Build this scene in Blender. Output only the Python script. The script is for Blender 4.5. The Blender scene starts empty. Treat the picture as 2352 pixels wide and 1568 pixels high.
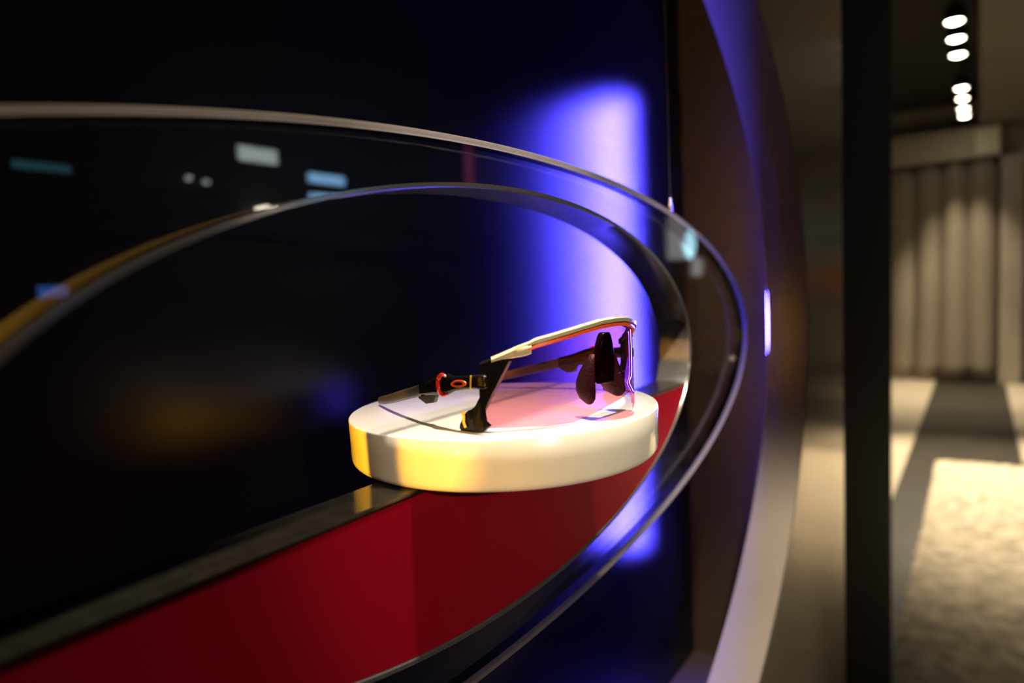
import bpy, bmesh, math, random
from mathutils import Vector, Matrix
random.seed(7)
PI = math.pi
scene = bpy.context.scene
C = scene.collection

# ------------------------------------------------------------------ units
# s = along the wall, d = distance from the camera's path into the wall, z = height from eye level,
# in units of 0.24 m (the eye stands one unit in front of the hanging glass ring)
U = 0.24
EYE = 1.35
def P(s, d, z): return Vector((s*U, (d-1.0)*U, EYE+z*U))

# ------------------------------------------------------------------ camera
cam = bpy.data.cameras.new('camera')
cam.lens = 24.0; cam.sensor_width = 36.0; cam.sensor_fit = 'HORIZONTAL'
cam.clip_start = 0.01; cam.clip_end = 60
cam_o = bpy.data.objects.new('camera', cam); C.objects.link(cam_o)
f = 1568.0
wv = Vector((2250-1176, f, 784-603))
a_ = 2050-1176
k_ = (wv.x*a_ + f*f)/wv.z
vv = -Vector((a_, f, -k_)); vv.normalize(); wv.normalize()
nv = wv.cross(vv)
# world components of camera right / forward / up
right = Vector((wv.x, -nv.x, vv.x)); fwd = Vector((wv.y, -nv.y, vv.y)); up = Vector((wv.z, -nv.z, vv.z))
M = Matrix(((right.x, up.x, -fwd.x, 0), (right.y, up.y, -fwd.y, 0), (right.z, up.z, -fwd.z, 0), (0, 0, 0, 1)))
cam_o.matrix_world = Matrix.Translation((0, -U, EYE)) @ M
cam.dof.use_dof = True; cam.dof.focus_distance = 0.40; cam.dof.aperture_fstop = 4.0
scene.camera = cam_o

# ------------------------------------------------------------------ world and exposure
wd = bpy.data.worlds.new('world'); scene.world = wd; wd.use_nodes = True
wd.node_tree.nodes['Background'].inputs[0].default_value = (0.9, 0.95, 1.0, 1)
wd.node_tree.nodes['Background'].inputs[1].default_value = 0.02
scene.view_settings.view_transform = 'Standard'
scene.view_settings.look = 'None'
scene.view_settings.exposure = 0.0
scene.view_settings.gamma = 1.0
scene.view_settings.use_curve_mapping = False

cy = scene.cycles
cy.max_bounces = 6; cy.diffuse_bounces = 2; cy.glossy_bounces = 4; cy.transmission_bounces = 6; cy.transparent_max_bounces = 14
cy.caustics_reflective = True; cy.sample_clamp_indirect = 6.0; cy.blur_glossy = 0.5
cy.use_adaptive_sampling = True; cy.adaptive_threshold = 0.04

# light levels, all in one place
BLUE_STRIP = 2300.0
ORANGE_STRIP = 560.0
SPOT_TOP = 190.0
SPOT_WASH = 620.0
SPOT_PIN = 125.0
SPOT_FRONT_FILL = 78.0
SPOT_NICHE = 24.0
CEIL_PANEL = 4.0
TRACK_SPOT = 340.0

# ------------------------------------------------------------------ materials
MATS = {}
def mat(name, col=(0.5, 0.5, 0.5), rough=0.5, metal=0.0, spec=0.5, coat=0.0, coat_rough=0.05,
        noise=0.0, scale=40.0, stretch=(1, 1, 1), bump=0.0, rough_noise=0.0, aniso=0.0):
    m = bpy.data.materials.new(name); m.use_nodes = True
    nt = m.node_tree; b = nt.nodes['Principled BSDF']
    b.inputs['Base Color'].default_value = (*col, 1); b.inputs['Roughness'].default_value = rough
    b.inputs['Metallic'].default_value = metal; b.inputs['Specular IOR Level'].default_value = spec
    b.inputs['Coat Weight'].default_value = coat; b.inputs['Coat Roughness'].default_value = coat_rough
    if noise or bump or rough_noise:
        tc = nt.nodes.new('ShaderNodeTexCoord'); mp = nt.nodes.new('ShaderNodeMapping')
        mp.inputs['Scale'].default_value = stretch
        nz = nt.nodes.new('ShaderNodeTexNoise'); nz.inputs['Scale'].default_value = scale
        nz.inputs['Detail'].default_value = 5
        nt.links.new(tc.outputs['Object'], mp.inputs['Vector']); nt.links.new(mp.outputs[0], nz.inputs['Vector'])
        if noise:
            r = nt.nodes.new('ShaderNodeValToRGB')
            r.color_ramp.elements[0].position = 0.3; r.color_ramp.elements[1].position = 0.7
            r.color_ramp.elements[0].color = (*[c*(1-noise) for c in col], 1)
            r.color_ramp.elements[1].color = (*[min(1, c*(1+noise)) for c in col], 1)
            nt.links.new(nz.outputs['Fac'], r.inputs['Fac']); nt.links.new(r.outputs[0], b.inputs['Base Color'])
        if bump:
            bp = nt.nodes.new('ShaderNodeBump'); bp.inputs['Strength'].default_value = bump
            bp.inputs['Distance'].default_value = 0.01
            nt.links.new(nz.outputs['Fac'], bp.inputs['Height']); nt.links.new(bp.outputs[0], b.inputs['Normal'])
        if rough_noise:
            mr = nt.nodes.new('ShaderNodeMapRange')
            mr.inputs['To Min'].default_value = max(0.02, rough-rough_noise); mr.inputs['To Max'].default_value = rough+rough_noise
            nt.links.new(nz.outputs['Fac'], mr.inputs['Value']); nt.links.new(mr.outputs[0], b.inputs['Roughness'])
    MATS[name] = m; return m
def emit(name, col, strength):
    m = bpy.data.materials.new(name); m.use_nodes = True
    nt = m.node_tree; nt.nodes.remove(nt.nodes['Principled BSDF'])
    e = nt.nodes.new('ShaderNodeEmission'); e.inputs[0].default_value = (*col, 1); e.inputs[1].default_value = strength
    nt.links.new(e.outputs[0], nt.nodes['Material Output'].inputs[0]); MATS[name] = m; return m
def clear(name, tint, gloss_col, gloss_rough, ior, extra=0.0):
    """thin clear sheet: light passes straight through with a tint, the surface mirrors by Fresnel"""
    m = bpy.data.materials.new(name); m.use_nodes = True
    nt = m.node_tree; nt.nodes.remove(nt.nodes['Principled BSDF'])
    t = nt.nodes.new('ShaderNodeBsdfTransparent'); t.inputs[0].default_value = (*tint, 1)
    g = nt.nodes.new('ShaderNodeBsdfGlossy'); g.inputs[0].default_value = (*gloss_col, 1); g.inputs['Roughness'].default_value = gloss_rough
    f0 = ((ior-1)/(ior+1))**2
    lw = nt.nodes.new('ShaderNodeLayerWeight'); lw.inputs[0].default_value = 0.5
    fr = nt.nodes.new('ShaderNodeMath'); fr.operation = 'POWER'; fr.inputs[1].default_value = 5.0
    nt.links.new(lw.outputs['Facing'], fr.inputs[0])
    ad = nt.nodes.new('ShaderNodeMath'); ad.operation = 'MULTIPLY_ADD'; ad.inputs[1].default_value = 1-f0; ad.inputs[2].default_value = f0+extra; ad.use_clamp = True
    mx = nt.nodes.new('ShaderNodeMixShader')
    nt.links.new(fr.outputs[0], ad.inputs[0]); nt.links.new(ad.outputs[0], mx.inputs[0])
    nt.links.new(t.outputs[0], mx.inputs[1]); nt.links.new(g.outputs[0], mx.inputs[2])
    nt.links.new(mx.outputs[0], nt.nodes['Material Output'].inputs[0]); MATS[name] = m; return m

m_wall = mat('satin_bronze_panel', (0.34, 0.29, 0.23), 0.17, 0.85, noise=0.12, scale=6, stretch=(1, 1, 0.15))
m_liner = mat('satin_grey_liner', (0.11, 0.097, 0.082), 0.36, 0.5, spec=0.3, rough_noise=0.06, scale=9)
m_black = mat('matt_black_panel', (0.010, 0.010, 0.010), 0.8, spec=0.1, noise=0.2, scale=20)
def satin_black(name, diff, gloss, rough, dist='BECKMANN', ior=1.45):
    m = bpy.data.materials.new(name); m.use_nodes = True
    nt = m.node_tree; nt.nodes.remove(nt.nodes['Principled BSDF'])
    d = nt.nodes.new('ShaderNodeBsdfDiffuse'); d.inputs[0].default_value = (*diff, 1)
    g = nt.nodes.new('ShaderNodeBsdfGlossy'); g.distribution = dist; g.inputs[0].default_value = (gloss, gloss, gloss, 1); g.inputs['Roughness'].default_value = rough
    fr = nt.nodes.new('ShaderNodeFresnel'); fr.inputs[0].default_value = ior
    mx = nt.nodes.new('ShaderNodeMixShader')
    nt.links.new(fr.outputs[0], mx.inputs[0]); nt.links.new(d.outputs[0], mx.inputs[1]); nt.links.new(g.outputs[0], mx.inputs[2])
    nt.links.new(mx.outputs[0], nt.nodes['Material Output'].inputs[0]); MATS[name] = m; return m
m_niche = satin_black('black_satin_acrylic', (0.0016, 0.0018, 0.0014), 0.55, 0.295)
m_side = mat('black_side_panel', (0.014, 0.010, 0.010), 0.38, spec=0.22, noise=0.1, scale=30)

m_ledge = mat('dusty_polished_ledge', (0.040, 0.035, 0.028), 0.12, 0.75, rough_noise=0.08, scale=120, noise=0.25)
m_edge = mat('dark_cut_edge', (0.020, 0.018, 0.017), 0.22, spec=0.6, noise=0.2, scale=60)
m_red = mat('red_acrylic', (0.20, 0.0005, 0.010), 0.32, spec=0.35, noise=0.05, scale=12)
m_disc = mat('white_satin_lacquer', (0.83, 0.80, 0.75), 0.27, spec=0.5, coat=1.0, coat_rough=0.05, noise=0.02, scale=60)
m_gblack = mat('gloss_black_plastic', (0.006, 0.005, 0.005), 0.16, spec=0.3, noise=0.1, scale=300)
m_rubber = mat('charcoal_rubber', (0.030, 0.027, 0.022), 0.45, noise=0.15, scale=500)
m_padrub = mat('brown_grey_rubber', (0.014, 0.009, 0.007), 0.5, noise=0.2, scale=700, bump=0.2)
m_brow = mat('pearl_gold_brow', (0.80, 0.70, 0.50), 0.25, 0.5, coat=0.4, noise=0.05, scale=300)
m_ruby = mat('ruby_red_gloss', (0.55, 0.012, 0.010), 0.18, spec=0.6, coat=0.5, noise=0.15, scale=400)
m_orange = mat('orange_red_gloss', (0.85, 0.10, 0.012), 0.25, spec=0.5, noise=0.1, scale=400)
m_yellow = mat('yellow_stripe', (0.95, 0.55, 0.03), 0.35, noise=0.05, scale=400)
m_cable = mat('dark_steel_cable', (0.03, 0.026, 0.034), 0.6, 0.2, noise=0.1, scale=400)
m_steel = mat('satin_steel', (0.72, 0.71, 0.70), 0.28, 1.0, noise=0.05, scale=200)
m_sleeve = mat('polished_dark_rim', (0.20, 0.19, 0.195), 0.17, 0.75, rough_noise=0.05, scale=25)
m_edgeclear = clear('smoky_cut_edge', (0.30, 0.28, 0.26), (0.8, 0.8, 0.8), 0.08, 1.5, 0.03)
m_glass = clear('clear_glass', (0.97, 0.975, 0.98), (1, 1, 1), 0.0, 1.52)
m_lens = clear('tinted_mirror_lens', (0.86, 0.55, 0.62), (0.95, 0.45, 0.75), 0.02, 1.26, 0.0)
def frosted():
    m = bpy.data.materials.new('frosted_glass_edge'); m.use_nodes = True
    nt = m.node_tree; nt.nodes.remove(nt.nodes['Principled BSDF'])
    t = nt.nodes.new('ShaderNodeBsdfTranslucent'); t.inputs[0].default_value = (0.52, 0.49, 0.49, 1)
    d = nt.nodes.new('ShaderNodeBsdfDiffuse'); d.inputs[0].default_value = (0.12, 0.11, 0.10, 1)
    mx = nt.nodes.new('ShaderNodeMixShader'); mx.inputs[0].default_value = 0.45
    nt.links.new(t.outputs[0], mx.inputs[1]); nt.links.new(d.outputs[0], mx.inputs[2])
    nt.links.new(mx.outputs[0], nt.nodes['Material Output'].inputs[0]); return m
m_frost = frosted()
m_blue = emit('blue_led_glow', (0.065, 0.052, 1.0), BLUE_STRIP)
m_amber = emit('amber_led_glow', (1.0, 0.47, 0.012), ORANGE_STRIP)
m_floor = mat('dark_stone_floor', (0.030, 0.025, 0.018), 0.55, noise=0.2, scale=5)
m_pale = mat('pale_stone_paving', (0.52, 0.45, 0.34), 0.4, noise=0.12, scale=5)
m_runner = mat('dark_walnut_strip', (0.050, 0.040, 0.026), 0.45, noise=0.25, scale=8, stretch=(0.2, 2, 1))
m_rug = mat('beige_wool', (0.58, 0.50, 0.38), 0.9, spec=0.1, noise=0.38, scale=16, bump=0.8)
m_ceil = mat('black_ceiling_paint', (0.012, 0.010, 0.008), 0.7, noise=0.2, scale=3)
m_cgrey = mat('grey_plaster', (0.22, 0.205, 0.17), 0.8, noise=0.06, scale=3)
m_beige = mat('beige_plaster', (0.42, 0.37, 0.29), 0.7, noise=0.08, scale=4)
m_curt = mat('taupe_curtain_cloth', (0.30, 0.26, 0.20), 0.85, spec=0.2, noise=0.1, scale=60)
m_shop = mat('dark_shop_wall', (0.03, 0.028, 0.027), 0.6, noise=0.15, scale=3)
m_can = mat('black_lamp_metal', (0.02, 0.02, 0.02), 0.4, 0.3, noise=0.1, scale=80)
m_bulb = emit('warm_lamp_lens', (1.0, 0.88, 0.66), 30.0)
m_spotl = emit('spot_lamp_lens', (1.0, 0.9, 0.72), 12.0)
m_panel = emit('cool_white_diffuser', (0.86, 1.0, 0.95), 3.2)
m_screen = emit('pale_blue_screen', (0.30, 0.62, 1.0), 6.0)
m_cyan = emit('cyan_tube', (0.12, 0.5, 0.6), 0.8)
m_bscreen = emit('blue_screen', (0.08, 0.28, 1.0), 2.2)
m_redban = emit('red_lightbox', (0.9, 0.16, 0.30), 0.55)
m_wban = emit('white_lightbox', (0.62, 0.60, 0.58), 1.0)
m_cyanl = emit('ice_blue_lamp', (0.45, 0.85, 1.0), 5.0)
m_orangep = mat('orange_display_panel', (0.55, 0.16, 0.03), 0.5, noise=0.1, scale=5)

# ------------------------------------------------------------------ helpers
def tag(o, label=None, cat=None, group=None, kind=None):
    if label: o['label'] = label
    if cat: o['category'] = cat
    if group: o['group'] = group
    if kind: o['kind'] = kind
    return o
def obj(name, bm, m, parent=None, smooth=False, bevel=0.0, seg=2, angle=30):
    bmesh.ops.recalc_face_normals(bm, faces=bm.faces[:])
    me = bpy.data.meshes.new(name); bm.to_mesh(me); bm.free()
    me.materials.append(m)
    if smooth:
        me.polygons.foreach_set('use_smooth', [True]*len(me.polygons))
        try: me.set_sharp_from_angle(angle=math.radians(angle))
        except Exception: pass
    o = bpy.data.objects.new(name, me); C.objects.link(o)
    if parent: o.parent = parent
    if bevel:
        md = o.modifiers.new('bevel', 'BEVEL'); md.width = bevel; md.segments = seg; md.limit_method = 'ANGLE'; md.angle_limit = math.radians(40)
    return o
def empty(name, loc=(0, 0, 0), rz=0.0):
    o = bpy.data.objects.new(name, None); o.empty_display_size = 0.02
    C.objects.link(o); o.location = loc; o.rotation_euler = (0, 0, rz); return o
def box(bm, x0, x1, y0, y1, z0, z1):
    v = [bm.verts.new((x, y, z)) for x in (x0, x1) for y in (y0, y1) for z in (z0, z1)]
    for q in ((0, 1, 3, 2), (4, 6, 7, 5), (0, 4, 5, 1), (2, 3, 7, 6), (0, 2, 6, 4), (1, 5, 7, 3)):
        bm.faces.new([v[i] for i in q])
    return v
def boxo(name, x0, x1, y0, y1, z0, z1, m, parent=None, bevel=0.0):
    bm = bmesh.new(); box(bm, x0, x1, y0, y1, z0, z1); return obj(name, bm, m, parent, bevel=bevel)
def lathe(bm, prof, n=48, origin=(0, 0, 0), axis='Z', a0=0.0, a1=2*PI):
    o = Vector(origin); full = abs(a1-a0-2*PI) < 1e-6; rings = []
    cnt = n if full else n+1
    for r, h in prof:
        ring = []
        for i in range(cnt):
            a = a0+(a1-a0)*i/n
            x, y = r*math.cos(a), r*math.sin(a)
            p = {'Z': (x, y, h), 'X': (h, x, y), 'Y': (x, h, y)}[axis]
            ring.append(bm.verts.new(o+Vector(p)))
        rings.append(ring)
    for A, B in zip(rings, rings[1:]):
        for i in range(n):
            j = (i+1) % cnt
            bm.faces.new((A[i], A[j], B[j], B[i]))
    if full:
        if prof[0][0] > 1e-6: bm.faces.new(rings[0][::-1])
        if prof[-1][0] > 1e-6: bm.faces.new(rings[-1])
    return rings
def tube(bm, pts, r, n=12, cap=True):
    rings = []
    for i, p in enumerate(pts):
        p = Vector(p); t = (Vector(pts[min(i+1, len(pts)-1)])-Vector(pts[max(i-1, 0)])).normalized()
        ref = Vector((0, 0, 1)) if abs(t.z) < 0.9 else Vector((1, 0, 0))
        u = t.cross(ref).normalized(); w = t.cross(u)
        rr = r[i] if isinstance(r, (list, tuple)) else r
        rings.append([bm.verts.new(p+u*rr*math.cos(2*PI*k/n)+w*rr*math.sin(2*PI*k/n)) for k in range(n)])
    for A, B in zip(rings, rings[1:]):
        for k in range(n):
            bm.faces.new((A[k], A[(k+1) % n], B[(k+1) % n], B[k]))
    if cap: bm.faces.new(rings[0][::-1]); bm.faces.new(rings[-1])
def loft(bm, rings, cap=True, closed=True):
    R = [[bm.verts.new(p) for p in r] for r in rings]; n = len(R[0])
    for A, B in zip(R, R[1:]):
        for k in range(n if closed else n-1):
            bm.faces.new((A[k], A[(k+1) % n], B[(k+1) % n], B[k]))
    if cap: bm.faces.new(R[0][::-1]); bm.faces.new(R[-1])
def interp(x, pts):
    if x <= pts[0][0]: return pts[0][1]
    for (x0, y0), (x1, y1) in zip(pts, pts[1:]):
        if x <= x1:
            return y0+(y1-y0)*(x-x0)/(x1-x0)
    return pts[-1][1]

# ------------------------------------------------------------------ the wall with its oval opening
OC = (1.497, -0.30); OA, OB = 2.803, 1.98            # opening ellipse
D1, D2, DW = 0.839, 1.06, 1.637                       # wall front, wall back, back of the niche
X0, X1 = -1.6, 5.6*U
N = 240
def ell(c, a, b, d, k, n=N):
    t = 2*PI*k/n
    return P(c[0]+a*math.cos(t), d, c[1]+b*math.sin(t))
def rect_hit(cx, cz, dx, dz, x0, x1, z0, z1):
    ts = []
    if dx > 1e-9: ts.append((x1-cx)/dx)
    if dx < -1e-9: ts.append((x0-cx)/dx)
    if dz > 1e-9: ts.append((z1-cz)/dz)
    if dz < -1e-9: ts.append((z0-cz)/dz)
    t = min(ts); return cx+dx*t, cz+dz*t
def wall_with_hole(name, y_front, y_back, x0, x1, z0, z1, c, a, b, m):
    bm = bmesh.new()
    cx, cz = c[0]*U, EYE+c[1]*U
    angs = [2*PI*k/N for k in range(N)]
    for x, z in ((x0, z0), (x0, z1), (x1, z0), (x1, z1)):
        t = math.atan2((z-cz)/b, (x-cx)/a) % (2*PI); angs.append(t)
    angs = sorted(angs); n = len(angs)
    inn = [(cx+a*U*math.cos(t), cz+b*U*math.sin(t)) for t in angs]
    out = [rect_hit(cx, cz, a*math.cos(t), b*math.sin(t), x0, x1, z0, z1) for t in angs]
    V = {}
    for nm, y in (('f', y_front), ('b', y_back)):
        V[nm] = ([bm.verts.new((x, y, z)) for x, z in inn], [bm.verts.new((x, y, z)) for x, z in out])
    for i in range(n):
        j = (i+1) % n
        for nm in 'fb': bm.faces.new((V[nm][0][i], V[nm][0][j], V[nm][1][j], V[nm][1][i]))
        bm.faces.new((V['f'][1][i], V['f'][1][j], V['b'][1][j], V['b'][1][i]))
        bm.faces.new((V['f'][0][i], V['f'][0][j], V['b'][0][j], V['b'][0][i]))
    bmesh.ops.remove_doubles(bm, verts=bm.verts[:], dist=1e-6)
    return obj(name, bm, m)
yF, yB, yW = (D1-1)*U, (D2-1)*U, (DW-1)*U
ZC = 2.95
wf = wall_with_hole('wall_front', yF, yB, X0, X1, 0.0, ZC, OC, OA+0.012, OB+0.012, m_wall)
tag(wf, 'satin bronze metal wall with a large oval display opening', kind='structure')
# metal liner of the opening
bm = bmesh.new()
loft_r = []
for da, d in ((0.010, D1-0.004), (0.0, D1-0.001), (0.0, D2), (0.011, D2+0.001)):
    loft_r.append([ell(OC, OA+da, OB+da, d, k) for k in range(N)])
loft(bm, loft_r, cap=False)
tag(obj('trim_1', bm, m_liner, smooth=True), 'satin grey liner of the oval opening', kind='structure')
# black end of the wall
tag(boxo('wall_pillar', X1+0.001, 2.21, yF+0.004, 0.45, 0.0, ZC, m_black), 'matt black end pillar of the display wall', kind='structure')

# ------------------------------------------------------------------ niche behind the opening
SR, SL = 4.468, 2*1.497-4.468
ZT, ZB = 1.98, -2.62
nb = boxo('wall_niche_back', (SL-0.3)*U, (SR+0.3)*U, yW, yW+0.03, EYE+(ZB-0.2)*U, EYE+(ZT+0.2)*U, m_niche)
tag(nb, 'glossy black back panel of the display niche', kind='structure')
DL0, DL1 = D2+0.004, D2+0.043
for nm, s0, s1 in (('wall_niche_right', SR, SR+0.3), ('wall_niche_left', SL-0.3, SL)):
    tag(boxo(nm, s0*U, s1*U, (DL1+0.002-1)*U, yW-0.0005, EYE+ZB*U, EYE+ZT*U, m_side), 'black side panel of the display niche', kind='structure')
tag(boxo('ceiling_niche', (SL-0.3)*U, (SR+0.3)*U, yB+0.001, yW-0.0005, EYE+(ZT+0.002)*U, EYE+(ZT+0.2)*U, m_side), 'black top panel of the display niche', kind='structure')
tag(boxo('floor_niche', (SL-0.3)*U, (SR+0.3)*U, yB+0.001, yW-0.0005, EYE+(ZB-0.2)*U, EYE+(ZB-0.002)*U, m_side), 'black bottom panel of the display niche', kind='structure')

def led(name, label, s_face, sgn, m, z0, z1, d0=DL0, d1=DL1):
    """vertical strip in the slot between wall and side panel, shining along the niche"""
    root = empty(name, P(s_face, (d0+d1)/2, z0))
    h = (z1-z0)*U; dy = (d1-d0)*U/2
    bm = bmesh.new(); box(bm, 0.0009*sgn, 0.006*sgn, -dy, dy, 0, h); obj('housing', bm, m_can, root)
    bm = bmesh.new()   # slightly domed diffuser
    prof = [(-1, 0.0), (-0.6, -0.0007), (0, -0.001), (0.6, -0.0007), (1, 0.0), (1, 0.0008), (-1, 0.0008)]
    loft(bm, [[(q[1]*sgn, q[0]*dy*0.97, z) for q in prof] for z in (0.002, h-0.002)])
    obj('diffuser', bm, m, root)
    tag(root, label, 'LED strip'); return root
led('led_strip_light', 'blue LED strip glowing in the right side slot of the oval opening', SR+0.014, 1, m_blue, -1.95, 1.25)
led('led_strip_light', 'amber LED strip glowing at the left end of the niche', SL-0.014, -1, m_amber, -1.95, 1.25)

# ------------------------------------------------------------------ hanging glass ring with rim, ledge and red panel
RO = (1.499, -0.306); RA, RB = 2.1175, 0.6585
RI = (1.4925, -0.2965); IA, IB = 1.2725, 0.5344
DG = 1.048; DS = 1.133; ZL = -0.4336; ST = 0.013
ring = empty('glass_ring_display', P(1.497, 1.0, -0.96))
inv = Matrix.Translation(-ring.location)
def lobj(name, bm, m, parent, smooth=False, bevel=0.0, angle=30):
    bm.transform(inv); return obj(name, bm, m, parent, smooth, bevel, angle=angle)
bm = bmesh.new()                                    # glass: front and back sheet joined at the inner and outer edge
R_ = []
for c, a, b, d in ((RI, IA+ST, IB+ST, 1.001), (RO, RA-0.012, RB-0.012, 1.001), (RO, RA-0.012, RB-0.012, DG), (RI, IA+ST, IB+ST, DG)):
    R_.append([bm.verts.new(ell(c, a, b, d, k)) for k in range(N)])
for A, B in ((R_[0], R_[1]), (R_[2], R_[3])):
    for k in range(N): bm.faces.new((A[k], A[(k+1) % N], B[(k+1) % N], B[k]))
lobj('glass_plate', bm, m_glass, ring)
def ring_tube(prof):
    b = bmesh.new(); loft(b, prof+[prof[0]], cap=False); bmesh.ops.remove_doubles(b, verts=b.verts[:], dist=1e-7); return b
lip = 0.017
pr = [[ell(RO, RA-e, RB-e, d, k) for k in range(N)] for e, d in ((0.012, 0.999), (0.003, 0.996), (0.0, 1.0), (0.0, 1.0+lip), (0.011, 1.0+lip))]
lobj('edge_bead', ring_tube(pr), m_frost, ring, smooth=True, angle=50)['label'] = 'frosted front bead of the glass edge'
pr = [[ell(RO, RA-e, RB-e, d, k) for k in range(N)] for e, d in ((0.0115, 1.0+lip+0.0005), (0.0, 1.0+lip+0.0005), (0.0, DG), (0.0115, DG))]
lobj('edge_band', ring_tube(pr), m_edgeclear, ring, smooth=True)['label'] = 'dark cut edge of the glass plate'
pr = [[ell(RI, IA+e, IB+e, d, k) for k in range(N)] for e, d in ((0.0, 1.003), (0.003, 0.998), (ST-0.001, 0.998), (ST-0.001, DS), (0.0, DS))]
lobj('inner_rim', ring_tube(pr), m_sleeve, ring, smooth=True)['label'] = 'polished dark rim lining the inner oval'
# chord geometry below the ledge
za = math.asin((ZL-RI[1])/IB)
LT = 0.012
def seg_pts(d, top, shrink=0.0012):
    z_top = top
    t0 = math.asin((z_top-RI[1])/(IB-shrink)); t0, t1 = PI-t0, 2*PI+t0
    return [P(RI[0]+(IA-shrink)*math.cos(t), d, RI[1]+(IB-shrink)*math.sin(t)) for t in [t0+(t1-t0)*i/90 for i in range(91)]]
bm = bmesh.new(); loft(bm, [seg_pts(1.002, ZL-LT-0.0005), seg_pts(DS-0.003, ZL-LT-0.0005)])
lobj('red_panel', bm, m_red, ring)['label'] = 'glossy red panel under the ledge'
hw = (IA-0.0012)*math.sqrt(1-((ZL-LT-RI[1])/(IB-0.0012))**2)
bm = bmesh.new(); a0 = P(RI[0]-hw+0.002, 1.0, ZL-LT); a1 = P(RI[0]+hw-0.002, DS-0.002, ZL)
box(bm, a0.x, a1.x, a0.y, a1.y, a0.z, a1.z)
lo = lobj('ledge', bm, m_ledge, ring, bevel=0.0014); lo['label'] = 'polished ledge across the inner oval'
tag(ring, 'oval clear glass ring with dark inner rim and red lower panel holding the white disc', 'display ring')

# suspension cables
for s, lab in ((2.652, 'thin steel cable with a stepped clamp on the right shoulder of the glass ring'),
               (0.27, 'thin steel cable with a stepped clamp on the left shoulder of the glass ring')):
    t = math.acos((s-RO[0])/RA); zt_ = RO[1]+RB*math.sin(t)
    base = P(s, (1.0+DG)/2, zt_); root = empty('suspension_cable', base)
    bm = bmesh.new(); lathe(bm, [(0.0016, -0.0012), (0.0020, 0.0), (0.0022, 0.004), (0.0022, 0.0105), (0.0015, 0.0115), (0.0015, 0.0150), (0.0009, 0.0160)], 20)
    obj('clamp', bm, m_steel, root, smooth=True)
    bm = bmesh.new(); tube(bm, [(0, 0, 0.0155), (0, 0, P(0, 0, ZT).z-base.z)], 0.00035, 8); obj('cable', bm, m_cable, root, smooth=True)
    bm = bmesh.new()
    lathe(bm, [(0.0009, -0.0010), (0.0018, -0.0008), (0.0018, 0.0008), (0.0009, 0.0010)], 16, origin=(0.0040, 0, -0.0010)); obj('set_screw', bm, m_steel, root, smooth=True)
    tag(root, lab, 'cable')

# ------------------------------------------------------------------ white display disc on the ledge
PC = (1.453, 1.035); PR = 0.402; PH = 0.118
disc = empty('display_disc', P(PC[0], PC[1], ZL+0.001))
bm = bmesh.new(); r, h = PR*U, (PH-0.001)*U
prof = [(0.0, 0.0), (r*0.93, 0.0)]
for i in range(7):
    a = -PI/2+PI/2*i/6; prof.append((r-0.0052+0.0042*math.cos(a), 0.0045+0.0045*math.sin(a)))
prof += [(r-0.0008, h*0.55), (r-0.0004, h-0.0010), (r-0.0010, h-0.0002), (r-0.0018, h), (0.0, h)]
lathe(bm, prof, 160); bmesh.ops.remove_doubles(bm, verts=bm.verts[:], dist=1e-7)
obj('disc_body', bm, m_disc, disc, smooth=True, angle=40)
tag(disc, 'thick round white lacquered disc resting on the polished ledge', 'display disc')

# ------------------------------------------------------------------ shield sunglasses (mm, near side = +x, front = +y)
Ls = Vector((0.9945, -0.1045))
O2 = Vector((277.0, 212.0))+Ls*70.0
gl = empty('sunglasses', (O2.x/1000.0, O2.y/1000.0-U, EYE+(ZL+PH)*U+0.0003), math.atan2(0.1045, -0.9945))
MM = 0.001
def g(x, y, z): return Vector((x*MM, y*MM, z*MM))
def plan(x): return 36.5*(1-(abs(x)/71.0)**2.2)
TOP = [(0, 52.6), (12, 52.2), (24, 50.4), (36, 48.0), (48, 45.2), (56, 42.2), (62, 39.2), (68, 36.2), (72, 34.5)]
BOT = [(0, 13.4), (4, 12.6), (10, 9.8), (18, 5.6), (25, 2.6), (31, 1.2), (45, 0.9), (60, 1.6), (69, 2.2), (72, 2.4)]
def sm(t): t = max(0.0, min(1.0, t)); return t*t*(3-2*t)
def lens_y(x, z):
    fl = 11.5*math.exp(-(x/18.0)**2)*sm((25-z)/14.0)
    return plan(x)+fl-0.6*math.exp(-(x/25.0)**2)*sm((40-z)/30.0)
nx, nz = 84, 22
def lens_pt(i, j, off=0.0, lift=0.0):
    x = -70.0+140.0*i/nx
    zb, zt = interp(abs(x), BOT), interp(abs(x), TOP)-1.0
    z = zb+(zt-zb)*j/nz
    p = Vector((x, lens_y(x, z), z))
    if off:
        e = 0.4
        n = Vector((-(lens_y(x+e, z)-lens_y(x-e, z))/(2*e), 1, -(lens_y(x, z+e)-lens_y(x, z-e))/(2*e))).normalized()
        p = p-n*off
    return p*MM
bm = bmesh.new()
G = [[[bm.verts.new(lens_pt(i, j, o)) for j in range(nz+1)] for i in range(nx+1)] for o in (0.0, 1.3)]
for q in G:
    for i in range(nx):
        for j in range(nz): bm.faces.new((q[i][j], q[i+1][j], q[i+1][j+1], q[i][j+1]))
for i in range(nx):
    for j in (0, nz): bm.faces.new((G[0][i][j], G[0][i+1][j], G[1][i+1][j], G[1][i][j]))
for j in range(nz):
    for i in (0, nx): bm.faces.new((G[0][i][j], G[0][i][j+1], G[1][i][j+1], G[1][i][j]))
obj('lens', bm, m_lens, gl, smooth=True, angle=40)['label'] = 'violet and ruby tinted shield lens'
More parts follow.
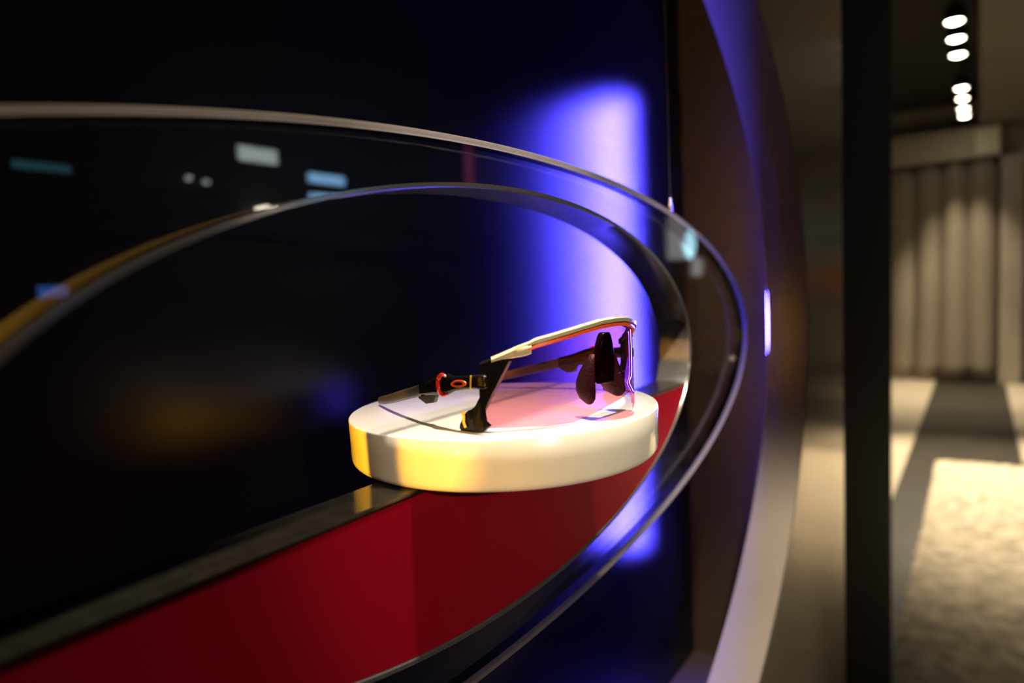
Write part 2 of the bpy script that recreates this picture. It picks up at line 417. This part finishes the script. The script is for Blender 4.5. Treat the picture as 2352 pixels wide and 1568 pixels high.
# brow bar
def sweep_brow(name, xs, sec, m, label=None):
    bm = bmesh.new(); rings = []
    for x in xs:
        e = 0.5; t = Vector((1, (plan(x+e)-plan(x-e))/(2*e), 0)).normalized(); nrm = Vector((-t.y, t.x, 0))
        base = Vector((x, plan(x), interp(abs(x), TOP)))
        rings.append([(base+nrm*u+Vector((0, 0, w)))*MM for u, w in sec(abs(x))])
    loft(bm, rings); o = obj(name, bm, m, gl, smooth=True, angle=45)
    if label: o['label'] = label
    return o
xs = [-70+140*i/80 for i in range(81)]
sweep_brow('brow_frame', xs, lambda x: [(-3.0, -2.6), (-0.2, -3.0), (1.2, -2.0), (1.4, 0.2), (0.6, 1.2), (-2.2, 1.2), (-3.2, 0.0)], m_gblack, 'gloss black brow frame')
xs = [-53+106*i/80 for i in range(81)]
def fin(x):
    k = sm((53-x)/5.0)
    return [(-2.0, 1.25), (1.5, -0.6), (1.7+1.0*k, -0.3), (1.8+1.1*k, 0.9+0.7*k), (0.4, 1.3+1.2*k), (-1.8, 1.3+0.8*k)]
sweep_brow('brow_bar', xs, fin, m_brow, 'pearly gold raised brow bar')
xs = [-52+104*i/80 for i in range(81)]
sweep_brow('lens_glow_strip', xs, lambda x: [(0.15, -1.1), (1.7, -1.0), (1.8, -2.4), (1.2, -2.9), (0.15, -2.6)], m_orange, 'orange strip coloured as the amber glow along the lens top')  # amber light caught by the lens top, put in as an orange strip
for sx in (1, -1):
    for nm, x0, x1 in (('brow_wing', 50.5, 66.0),):
        xs = [sx*(x0+(x1-x0)*i/16) for i in range(17)]
        sweep_brow(nm, xs, lambda x: [(0.9, -1.2-3.6*sm((66-x)/14)), (1.5, -1.0-3.2*sm((66-x)/14)), (1.9, 0.4), (0.9, 1.7), (-2.4, 1.6), (-2.2, 1.0), (0.6, -0.3)], m_brow)
# black brackets at the outer ends of the lens
BR = [(13, 40.5), (8.5, 38.8), (4.4, 36.3), (1.2, 33.0), (0.8, 30), (2.2, 22), (-0.5, 16), (-3.6, 11.4), (-7.0, 11.2), (-9.2, 9.8), (-13.8, 3.2), (-14.4, 1.2), (-13, 0), (-4, 0), (1.5, 0.4), (3.6, 3.0), (0.8, 7), (1.8, 11), (7.2, 24), (12, 36)]
def wrap_x(y): return 71.0*max(0.0, 1-max(y, 0.0)/36.5)**(1/2.2)
for sx in (1, -1):
    bm = bmesh.new()
    outer = [bm.verts.new(g(sx*(wrap_x(y)+0.9), y, z)) for y, z in BR]
    inn = [bm.verts.new(g(sx*(wrap_x(y)-2.6), y-0.6, z)) for y, z in BR]
    n = len(BR)
    bm.faces.new(outer); bm.faces.new(inn[::-1])
    for i in range(n): bm.faces.new((outer[i], outer[(i+1) % n], inn[(i+1) % n], inn[i]))
    bmesh.ops.triangulate(bm, faces=[f_ for f_ in bm.faces if len(f_.verts) > 4])
    br = obj('side_bracket', bm, m_gblack, gl, bevel=0.0006)
    bm = bmesh.new(); tube(bm, [g(sx*73.0, -10.3, 11.0), g(sx*73.2, -9.2, 8.0), g(sx*73.2, -9.6, 5.0), g(sx*73.1, -8.4, 2.2)], 0.0007, 8)
    obj('accent_line', bm, m_yellow, br, smooth=True)
# temple arms
ARM = [  # y, x, z centre, half height, half thickness
    (7.5, 72.2, 26.8, 2.8, 0.8), (6.2, 72.4, 26.8, 3.6, 1.3), (0, 72.6, 26.7, 3.7, 1.5), (-6, 72.4, 26.1, 3.7, 1.6), (-15, 71.8, 24.9, 4.0, 1.8), (-18.5, 71.5, 24.3, 4.8, 2.1),
    (-21, 71.3, 24.0, 5.8, 2.3), (-28, 70.3, 22.9, 5.8, 2.3), (-33, 69.4, 21.9, 5.1, 2.2), (-40, 68.0, 20.2, 4.2, 2.0), (-49, 66.0, 18.4, 3.6, 1.8)]
TIP = [(-47.5, 66.3, 18.7, 3.4, 1.6), (-62, 62.0, 15.2, 3.4, 1.6), (-78, 57.0, 11.5, 3.3, 1.6), (-93, 51.5, 8.0, 3.1, 1.5), (-108, 45.5, 5.0, 2.8, 1.4), (-117, 41.5, 3.3, 2.5, 1.2), (-121, 39.8, 2.6, 1.9, 0.8)]
def arm_rings(rows, sx):
    R = []
    for y, x, z, hh, ht in rows:
        r = []
        for k in range(12):
            a = 2*PI*k/12+PI/12; ca, sa = math.cos(a), math.sin(a)
            q = lambda c: math.copysign(abs(c)**0.55, c)
            r.append(g(sx*(x+ht*q(ca)), y, z+hh*q(sa)))
        R.append(r)
    return R
for sx in (1, -1):
    bm = bmesh.new(); loft(bm, arm_rings(ARM, sx)); arm = obj('temple_arm', bm, m_gblack, gl, smooth=True, angle=50)
    bm = bmesh.new(); loft(bm, arm_rings(TIP, sx)); obj('temple_tip', bm, m_rubber, gl, smooth=True, angle=50)['label'] = 'charcoal rubber end of the temple arm'
    # open red ring on the outer face
    bm = bmesh.new(); pts = []
    for i in range(33):
        a = math.radians(52+256*i/32)
        pts.append(g(sx*(73.0+0.12*4.4*math.cos(a)), -23.6+4.4*math.cos(a), 23.7+5.6*math.sin(a)))
    tube(bm, pts, [0.0006+0.0009*math.sin(PI*i/32) for i in range(33)], 8); obj('red_ring', bm, m_ruby, arm, smooth=True)
    # oval emblem
    bmv = bmesh.new(); rings = []
    for i in range(40):
        a = 2*PI*i/40; c, s_ = math.cos(a), math.sin(a)
        x = sx*(73.70+0.35*c); o_ = (6.2*c, 2.0*s_); i_ = (3.9*c, 0.95*s_)
        rings.append([g(x, -11.4+o_[0], 25.2+o_[1]+0.6*c), g(x+sx*0.35, -11.4+o_[0]*0.96, 25.2+o_[1]*0.94+0.6*c), g(x+sx*0.35, -11.4+i_[0], 25.2+i_[1]+0.4*c), g(x, -11.4+i_[0], 25.2+i_[1]*0.9+0.4*c)])
    V = [[bmv.verts.new(p) for p in r] for r in rings]
    for i in range(40):
        for k in range(4): bmv.faces.new((V[i][k], V[(i+1) % 40][k], V[(i+1) % 40][(k+1) % 4], V[i][(k+1) % 4]))
    obj('oval_emblem', bmv, m_orange, arm, smooth=True)
    bm = bmesh.new()
    v_ = [g(sx*xx, yy, zz) for xx in (73.6, 74.4) for yy, zz in ((-2.9, 23.1), (-2.2, 23.1), (-1.4, 30.0), (-2.1, 30.0))]
    vs = [bm.verts.new(p) for p in v_]
    for q in ((0, 1, 2, 3), (4, 7, 6, 5), (0, 4, 5, 1), (1, 5, 6, 2), (2, 6, 7, 3), (3, 7, 4, 0)): bm.faces.new([vs[i] for i in q])
    obj('yellow_stripe', bm, m_yellow, arm)
    bm = bmesh.new()
    loft(bm, [[g(sx*(67.4+u), y, z) for u, z in ((-1.6, zt1), (1.6, zt1), (1.4, zb1), (-1.4, zb1))] for y, zt1, zb1 in ((-35, 18.5, 15.6), (-36.5, 18, 12.4), (-43, 16.2, 11.2), (-49, 15, 14.0))])
    obj('grip_lug', bm, m_rubber, arm, bevel=0.0006)
# nose bridge and pads
bm = bmesh.new()
loft(bm, [[g(x*wd_, yy+dy, z) for x, dy in ((-1, 0), (-0.75, 2.4), (0.75, 2.4), (1, 0), (0.7, -3), (-0.7, -3))] for z, wd_, yy in ((46.5, 2.5, 32.0), (44, 5.0, 31.8), (40, 7.5, 31.5), (34, 9.5, 31.0), (28, 11.0, 30.5), (22, 11.0, 30.2), (18, 8.0, 31.0))])
obj('nose_bridge', bm, m_gblack, gl, smooth=True, bevel=0.0008, angle=35)
PAD = [(35, 9, 29.5, 1.5, 1.0), (32, 10, 28.8, 3.4, 1.8), (26, 11.5, 27.4, 5.8, 2.6), (20, 13, 26.8, 7.2, 3.0), (15, 14, 27.4, 7.4, 3.0), (11, 14.6, 28.6, 6.0, 2.5), (8.8, 15, 29.8, 3.0, 1.6), (8.0, 15, 30.0, 1.2, 0.8)]
for sx in (1, -1):
    bm = bmesh.new(); R = []
    for z, x, y, hw_, ht in PAD:
        R.append([g(sx*(x+ht*math.cos(2*PI*k/16)-0.35*hw_*math.sin(2*PI*k/16)*-0.6), y+hw_*math.sin(2*PI*k/16), z) for k in range(16)])
    loft(bm, R); pad = obj('nose_pad', bm, m_padrub, gl, smooth=True, angle=60)
    bm = bmesh.new()
    for r_ in range(4):
        for c_ in range(2):
            bmesh.ops.create_icosphere(bm, subdivisions=1, radius=0.0009, matrix=Matrix.Translation(g(sx*(9.7+0.75*r_), 25.6+c_*3.2+r_*0.4, 25-r_*3.6)))
    obj('pad_nub', bm, m_padrub, pad, smooth=True)
    bm = bmesh.new(); tube(bm, [g(sx*5, 30, 32), g(sx*8.5, 29.5, 31), g(sx*11, 28.5, 29)], 0.0014, 8); obj('pad_arm', bm, m_gblack, pad, smooth=True)
tag(gl, 'shield sunglasses with violet lens, black arms and red ring accents on the white disc', 'sunglasses')

# ------------------------------------------------------------------ the shop
XF = 9.42
tag(boxo('floor', -3.2, XF+0.2, -4.0, 3.2, -0.06, 0.0, m_floor), 'dark stone shop floor', kind='structure')
tag(boxo('wall_far', XF, XF+0.15, -4.0, 3.2, 0.0, 3.25, m_beige), 'beige far wall of the shop', kind='structure')
tag(boxo('wall_right', -3.2, XF, -4.15, -4.0, 0.0, 3.25, m_shop), 'dark right wall of the shop', kind='structure')
tag(boxo('wall_left', 2.22, XF, 3.0, 3.15, 0.0, 3.25, m_shop), 'dark left wall of the shop', kind='structure')
tag(boxo('wall_back', -3.35, -3.2, -4.0, 3.2, 0.0, 3.25, m_shop), 'dark wall at the near end of the shop', kind='structure')
tag(boxo('ceiling', -3.2, XF, -0.227, 3.2, 3.15, 3.25, m_ceil), 'black recessed ceiling', kind='structure')
tag(boxo('ceiling_grey', -3.2, XF, -4.0, -0.227, 2.85, 3.25, m_cgrey), 'lower grey plaster ceiling', kind='structure')
# floor strip and rug
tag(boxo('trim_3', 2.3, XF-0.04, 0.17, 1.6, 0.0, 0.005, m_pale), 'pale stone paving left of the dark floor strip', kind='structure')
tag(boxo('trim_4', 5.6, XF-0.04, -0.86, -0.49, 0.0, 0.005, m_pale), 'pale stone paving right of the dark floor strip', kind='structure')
rg = empty('area_rug', (3.5, -0.60, 0.0005))
bm = bmesh.new()
gx, gy = 110, 34
gv = []
for i in range(gx+1):
    row = []
    for j in range(gy+1):
        x = -2.3+4.26*i/gx; y = -0.60+1.195*j/gy
        e = min(i, gx-i, j, gy-j); jit = 0.008 if e == 0 else 0.0
        row.append(bm.verts.new((x+random.uniform(-jit, jit), y+random.uniform(-jit, jit), 0.0 if e == 0 else 0.018+random.uniform(-0.006, 0.006))))
    gv.append(row)
for i in range(gx):
    for j in range(gy): bm.faces.new((gv[i][j], gv[i+1][j], gv[i+1][j+1], gv[i][j+1]))
obj('pile', bm, m_rug, rg, smooth=True, angle=180)
bm = bmesh.new(); box(bm, -2.3, 1.96, -0.60, 0.595, 0.0, 0.002); obj('backing', bm, m_curt, rg)
tag(rg, 'thick beige wool rug lying on the dark floor', 'rug')
# curtain with deep folds
cu = empty('curtain', (XF-0.13, 0.08, 0.02))
bm = bmesh.new(); rows = []
W0, W1 = -0.48, 0.75
for zz in [2.45*i/14 for i in range(15)]:
    row = []
    for i in range(161):
        t = i/160; y = W0+(W1-W0)*t
        amp = 0.10+0.03*math.sin(3.1*t+1); ph = 2*PI*t*4.6+0.25*math.sin(zz*1.3+t*9)
        x = -amp*abs(math.sin(ph/2))**0.6*(1-0.25*zz/2.45)+0.05
        row.append(bm.verts.new((x, y, zz)))
    rows.append(row)
for A, B in zip(rows, rows[1:]):
    for i in range(160): bm.faces.new((A[i], A[i+1], B[i+1], B[i]))
cc = obj('cloth', bm, m_curt, cu, smooth=True, angle=180)
sd = cc.modifiers.new('thick', 'SOLIDIFY'); sd.thickness = 0.004
bm = bmesh.new(); tube(bm, [(0.02, W0-0.05, 2.46), (0.02, W1+0.05, 2.46)], 0.012, 12); obj('curtain_rail', bm, m_can, cu, smooth=True)
tag(cu, 'taupe floor-length curtain in deep folds at the end of the shop', 'curtain')
hd = empty('curtain_pelmet', (XF-0.24, 0.08, 2.50))
bm = bmesh.new(); box(bm, 0, 0.235, -0.50, 0.8, 0, 0.33); obj('board', bm, m_beige, hd, bevel=0.006)
bm = bmesh.new(); box(bm, -0.012, -0.001, -0.49, -0.27, 0.03, 0.30); obj('sign_plate', bm, mat('ivory_plate', (0.75, 0.68, 0.52), 0.6, noise=0.05, scale=20), hd, bevel=0.003)
tag(hd, 'beige pelmet box above the curtain with an ivory square at its end', 'pelmet')
tag(boxo('trim_2', XF-0.2, XF, -0.62, -0.425, 0.0, 2.49, m_beige), 'beige pier right of the curtain', kind='structure')
# shelf unit with an orange panel at the right edge
su = empty('shelf_unit', (7.3, -0.62, 0.0))
for nm, y0, y1, z0, z1, mm in (('side_panel', -0.02, 0.0, 0, 2.2, m_can), ('side_panel', -0.62, -0.60, 0, 2.2, m_can), ('shelf', -0.60, -0.02, 0.35, 0.38, m_can), ('shelf', -0.60, -0.02, 1.02, 1.05, m_can), ('shelf', -0.60, -0.02, 1.62, 1.65, m_can), ('shelf', -0.60, -0.02, 2.17, 2.2, m_can), ('orange_panel', -0.598, 0.004, 1.12, 1.40, m_orangep)):
    x0, x1 = (0.0, 0.35) if nm != 'orange_panel' else (-0.006, 0.012)
    bm = bmesh.new(); box(bm, x0, x1, y0, y1, z0, z1); obj(nm, bm, mm, su)
tag(su, 'black shelf unit with an orange panel at the right picture edge', 'shelf')

# track with seven spotlights
TY = -0.095; TZ = 2.93
tr = empty('lamp_track', (4.7, TY, TZ+0.10))
bm = bmesh.new(); box(bm, 0, 4.5, -0.018, 0.018, 0.0, 0.03); obj('rail', bm, m_can, tr)
for xx in (0.3, 1.6, 2.9, 4.2):
    bm = bmesh.new(); box(bm, xx-0.01, xx+0.01, -0.01, 0.01, 0.03, 3.1499-TZ-0.10); obj('hanger', bm, m_can, tr)
tag(tr, 'black ceiling track carrying the row of spotlights', 'lamp track')
def spot_proto():
    root = empty('track_spotlight')
    bm = bmesh.new(); lathe(bm, [(0.034, 0.05), (0.052, 0.04), (0.057, 0.0), (0.057, -0.055), (0.053, -0.055), (0.050, -0.045)], 28); obj('lamp_can', bm, m_can, root, smooth=True)
    bm = bmesh.new(); lathe(bm, [(0.0, -0.062), (0.033, -0.057), (0.0495, -0.046)], 28); obj('lamp_lens', bm, m_bulb, root, smooth=True)
    bm = bmesh.new(); lathe(bm, [(0.010, 0.05), (0.010, 0.0995)], 12); obj('stem', bm, m_can, root)
    return root
def copy_tree(o):
    c = o.copy(); C.objects.link(c)
    for ch in o.children:
        d = ch.copy(); C.objects.link(d); d.parent = c
    return c
sp0 = spot_proto()
XS = [5.33, 5.74, 6.18, 7.35, 7.81, 8.33, 8.72]
ORD = ['nearest', 'second', 'third', 'fourth', 'fifth', 'sixth', 'farthest']
for i, x in enumerate(XS):
    o = sp0 if i == 0 else copy_tree(sp0)
    o.location = (x, TY, TZ)
    tag(o, ('%s glowing spotlight on the ceiling track' % ORD[i]) if i in (0, 6) else ('%s glowing spotlight from the near end of the ceiling track' % ORD[i]), 'spotlight', 'spotlights on the ceiling track')
    ld = bpy.data.lights.new('track_lamp', 'SPOT'); ld.energy = TRACK_SPOT*(1.0 if i < 3 else 0.45); ld.color = (1.0, 0.83, 0.58)
    ld.spot_size = math.radians(64); ld.spot_blend = 0.7; ld.shadow_soft_size = 0.04
    lo_ = bpy.data.objects.new('track_lamp', ld); C.objects.link(lo_); lo_.location = (x, TY, TZ-0.07)
    tgt = Vector((4.9, -0.35, 0.0)) if i < 3 else Vector((min(x+0.3, 8.9), 0.35 if i % 2 else -0.1, 0.0)); lo_.rotation_euler = (tgt-lo_.location).to_track_quat('-Z', 'Y').to_euler()

# spotlights that light the display
def aimed_spot(name, label, loc, tgt, energy, col, size, blend, soft, m_l, mount_z):
    root = empty(name, loc); d = (Vector(tgt)-Vector(loc)).normalized()
    q = d.to_track_quat('-Z', 'Y').to_matrix().to_4x4()
    bm = bmesh.new(); lathe(bm, [(0.026, 0.09), (0.036, 0.085), (0.038, 0.0), (0.034, 0.0), (0.032, 0.012)], 28); bm.transform(q); obj('lamp_can', bm, m_can, root, smooth=True)
    bm = bmesh.new(); lathe(bm, [(0.0, 0.012), (0.031, 0.014)], 28); bm.transform(q); obj('lamp_lens', bm, m_l, root)
    bm = bmesh.new(); pm = q @ Vector((0, 0, 0.05)); tube(bm, [pm+Vector((0, 0, 0.03)), Vector((pm.x, pm.y, mount_z-loc[2]))], 0.008, 10); obj('stem', bm, m_can, root)
    ld = bpy.data.lights.new(name+'_light', 'SPOT'); ld.energy = energy; ld.color = col; ld.spot_size = math.radians(size); ld.spot_blend = blend; ld.shadow_soft_size = soft
    lo_ = bpy.data.objects.new(name+'_light', ld); C.objects.link(lo_); lo_.location = Vector(loc)+d*0.012; lo_.rotation_euler = d.to_track_quat('-Z', 'Y').to_euler()
    tag(root, label, 'spotlight'); return root
aimed_spot('ceiling_spotlight', 'black ceiling spotlight straight above the white disc', (0.335, -0.17, 2.62), (0.35, -0.03, 1.26), SPOT_TOP, (1.0, 0.86, 0.64), 34, 0.9, 0.035, m_spotl, 2.85)
aimed_spot('ceiling_spotlight', 'added fill spotlight hung out in the shop, aimed at the front of the white disc', (-0.45, -1.62, 1.76), (0.35, -0.04, 1.26), SPOT_FRONT_FILL, (1.0, 0.82, 0.55), 13, 0.6, 0.02, m_spotl, 2.85)  # unseen fill lamp, added to brighten the disc's front side
aimed_spot('ceiling_spotlight', 'black ceiling spotlight aimed at the lower right curve of the oval opening', (0.05, -0.55, 2.66), (0.83, 0.0, 0.92), SPOT_WASH, (1.0, 0.84, 0.62), 16, 1.0, 0.03, m_spotl, 2.85)
pin_at = P(-4.0, 0.60, -0.12); pin_to = P(1.06, 0.955, -0.365)  # unseen amber lamp, added to cast the yellow band on the disc
pr_ = empty('added_pin_spot', pin_at); dv = (pin_to-pin_at).normalized(); q = dv.to_track_quat('-Z', 'Y').to_matrix().to_4x4()
bm = bmesh.new(); lathe(bm, [(0.004, 0.04), (0.008, 0.038), (0.0085, 0.0), (0.007, 0.0), (0.0065, 0.006)], 20); bm.transform(q); obj('lamp_can', bm, m_can, pr_, smooth=True)
bm = bmesh.new(); lathe(bm, [(0.0, 0.005), (0.0064, 0.006)], 20); bm.transform(q); obj('lamp_lens', bm, emit('amber_pin_lens', (1.0, 0.5, 0.03), 5.0), pr_)
bm = bmesh.new(); pm = q @ Vector((0, 0, 0.02)); tube(bm, [pm+Vector((0, 0.006, 0)), Vector((pm.x, yF-pin_at.y, pm.z))], 0.003, 8); obj('bracket_arm', bm, m_can, pr_)
ld = bpy.data.lights.new('added_pin_light', 'SPOT'); ld.energy = SPOT_PIN; ld.color = (1.0, 0.46, 0.015); ld.spot_size = math.radians(3.0); ld.spot_blend = 1.0; ld.shadow_soft_size = 0.005
lo_ = bpy.data.objects.new('added_pin_light', ld); C.objects.link(lo_); lo_.location = pin_at+dv*0.004; lo_.rotation_euler = dv.to_track_quat('-Z', 'Y').to_euler()
tag(pr_, 'tiny amber pin spotlight added left of the opening to cast the yellow band on the disc', 'spotlight')
# niche downlight set in the top panel
nd = empty('niche_downlight', P(1.50, 1.27, ZT))
bm = bmesh.new(); lathe(bm, [(0.012, -0.0005), (0.022, -0.0005), (0.022, -0.003), (0.014, -0.003)], 28); obj('bezel', bm, m_can, nd, smooth=True)
bm = bmesh.new(); lathe(bm, [(0.0, -0.0012), (0.0135, -0.0010)], 28); obj('lamp_lens', bm, m_spotl, nd)
ld = bpy.data.lights.new('niche_lamp', 'SPOT'); ld.energy = SPOT_NICHE; ld.color = (1.0, 0.88, 0.70); ld.spot_size = math.radians(40); ld.spot_blend = 0.6; ld.shadow_soft_size = 0.014
lo_ = bpy.data.objects.new('niche_lamp', ld); C.objects.link(lo_); lo_.location = P(1.50, 1.27, ZT)+Vector((0, 0, -0.006))
lo_.rotation_euler = (P(1.46, 1.06, -0.3)-lo_.location).to_track_quat('-Z', 'Y').to_euler()
tag(nd, 'small round downlight in the top panel of the niche', 'downlight')

# ceiling panel lamps over the shop and things mirrored in the glass ring
def refl(sd, zd, h):   # a place at distance h in front of the ring seen mirrored at ring point (sd, zd)
    D = 1.0+h/U
    return Vector((sd*D*U, -h, EYE+zd*D*U))
def area(name, loc, sx, sy, e, col):
    ld = bpy.data.lights.new(name, 'AREA'); ld.shape = 'RECTANGLE'; ld.size = sx; ld.size_y = sy; ld.energy = e; ld.color = col
    o = bpy.data.objects.new(name, ld); C.objects.link(o); o.location = loc; return o
for i, (x, y, lab) in enumerate(((-1.8, -2.6, 'square ceiling light panel at the near end of the shop'), (6.6, -2.9, 'square ceiling light panel nearest the far wall'))):
    root = empty('ceiling_light_panel', (x, y, 2.85))
    bm = bmesh.new(); box(bm, -0.32, 0.32, -0.32, 0.32, -0.03, -0.0005); obj('frame', bm, m_can, root)
    bm = bmesh.new(); box(bm, -0.29, 0.29, -0.29, 0.29, -0.034, -0.0302); obj('diffuser', bm, m_panel, root)
    tag(root, lab, 'ceiling light', 'ceiling light panels')
    area('panel_light', (x, y, 2.80), 0.56, 0.56, CEIL_PANEL, (1.0, 0.86, 0.66))
def wallbox(name, label, cat, p, w, h, m, dy=0.03, frame=True, group=None):
    root = empty(name, p)
    if frame:
        bm = bmesh.new(); box(bm, -w/2-0.015, w/2+0.015, -dy, -0.002, -h/2-0.015, h/2+0.015); obj('frame', bm, m_can, root)
    bm = bmesh.new(); box(bm, -w/2, w/2, -0.0018, 0.002, -h/2, h/2); obj('lit_face', bm, m, root)
    tag(root, label, cat, group); return root
HR = 3.95
def unit(h): return 1.0*(1+h/U)*U
k = unit(HR)
wallbox('light_box', 'whitish light box mirrored in the upper left of the glass ring', 'light box', refl(0.732, 0.236, HR), 0.075*k, 0.024*k, m_panel)
wallbox('wall_screen', 'upper pale blue screen mirrored in the glass ring', 'screen', refl(0.877, 0.210, HR), 0.085*k, 0.017*k, m_screen)
wallbox('wall_screen', 'lower pale blue screen mirrored in the glass ring', 'screen', refl(0.877, 0.174, HR), 0.085*k, 0.017*k, m_screen)
wallbox('tube_light', 'dim cyan tube light mirrored at the left end of the glass ring', 'tube light', refl(0.405, 0.180, HR), 0.068*k, 0.010*k, m_cyan)
wallbox('wall_screen', 'blue screen mirrored low at the left end of the glass ring', 'screen', refl(0.403, 0.018, HR), 0.035*k, 0.016*k, m_bscreen)
wallbox('light_box', 'red light box mirrored above the disc in the glass ring', 'light box', refl(1.312, 0.285, HR), 0.035*k, 0.12*k, m_redban)
for i, (a, b) in enumerate(((0.605, 0.185), (0.633, 0.182), (0.725, 0.144), (0.739, 0.148), (0.748, 0.142), (0.758, 0.145))):
    p = refl(a, b, HR); root = empty('wall_lamp', p)
    bm = bmesh.new(); lathe(bm, [(0.0, 0.022), (0.010, 0.019), (0.016, 0.010), (0.018, 0.0), (0.016, -0.010), (0.0, -0.02)], 20, axis='Y'); obj('globe', bm, m_bulb if i > 1 else m_panel, root, smooth=True)
    bm = bmesh.new(); tube(bm, [(0, -0.018, 0), (0, -0.049, 0)], 0.012, 10); obj('stem', bm, m_can, root)
    tag(root, '%s mirrored in the glass ring' % ('left lamp of the lone pair', 'right lamp of the lone pair', 'leftmost lamp of the warm cluster', 'second lamp from left of the warm cluster', 'third lamp from left of the warm cluster', 'rightmost lamp of the warm cluster')[i], 'wall lamp', 'left pair of mirrored wall lamps' if i < 2 else 'cluster of four mirrored wall lamps')
# free-standing lit things further down the shop, mirrored near the right end of the ring
HS = 2.1; k2 = unit(HS)
def totem(name, label, sd, z0d, z1d, wd_, m, round_=False):
    p = refl(sd, 0, HS); root = empty(name, (p.x, p.y, 0.0)); zz0 = refl(sd, z0d, HS).z; zz1 = refl(sd, z1d, HS).z; w_ = wd_*k2
    bm = bmesh.new(); lathe(bm, [(0.16, 0.0), (0.16, 0.015), (0.02, 0.03)], 28); obj('foot', bm, m_can, root, smooth=True)
    bm = bmesh.new(); tube(bm, [(0, -0.03, 0.02), (0, -0.03, zz1-0.02)], 0.014, 12); obj('post', bm, m_can, root, smooth=True)
    bm = bmesh.new()
    if round_: lathe(bm, [(0.0, 0.02), (w_*0.35, 0.016), (w_/2, 0.0), (w_*0.35, -0.016), (0.0, -0.016)], 24, origin=(0, 0, (zz0+zz1)/2), axis='Y')
    else: box(bm, -w_/2, w_/2, -0.015, 0.01, zz0, zz1)
    obj('lit_face', bm, m, root); tag(root, label, 'light stand'); return root
totem('light_stand', 'white banner stand mirrored near the right end of the glass ring', 2.66, 0.07, 0.235, 0.17, m_wban)
HS = 1.6; k2 = unit(HS)
totem('light_stand', 'round ice blue lamp stand mirrored near the right end of the glass ring', 2.805, 0.115, 0.15, 0.12, m_cyanl, True)
HS = 1.38; k2 = unit(HS)
totem('light_stand', 'pale lit column stand mirrored below the ice blue lamp', 2.90, 0.00, 0.075, 0.09, m_wban)
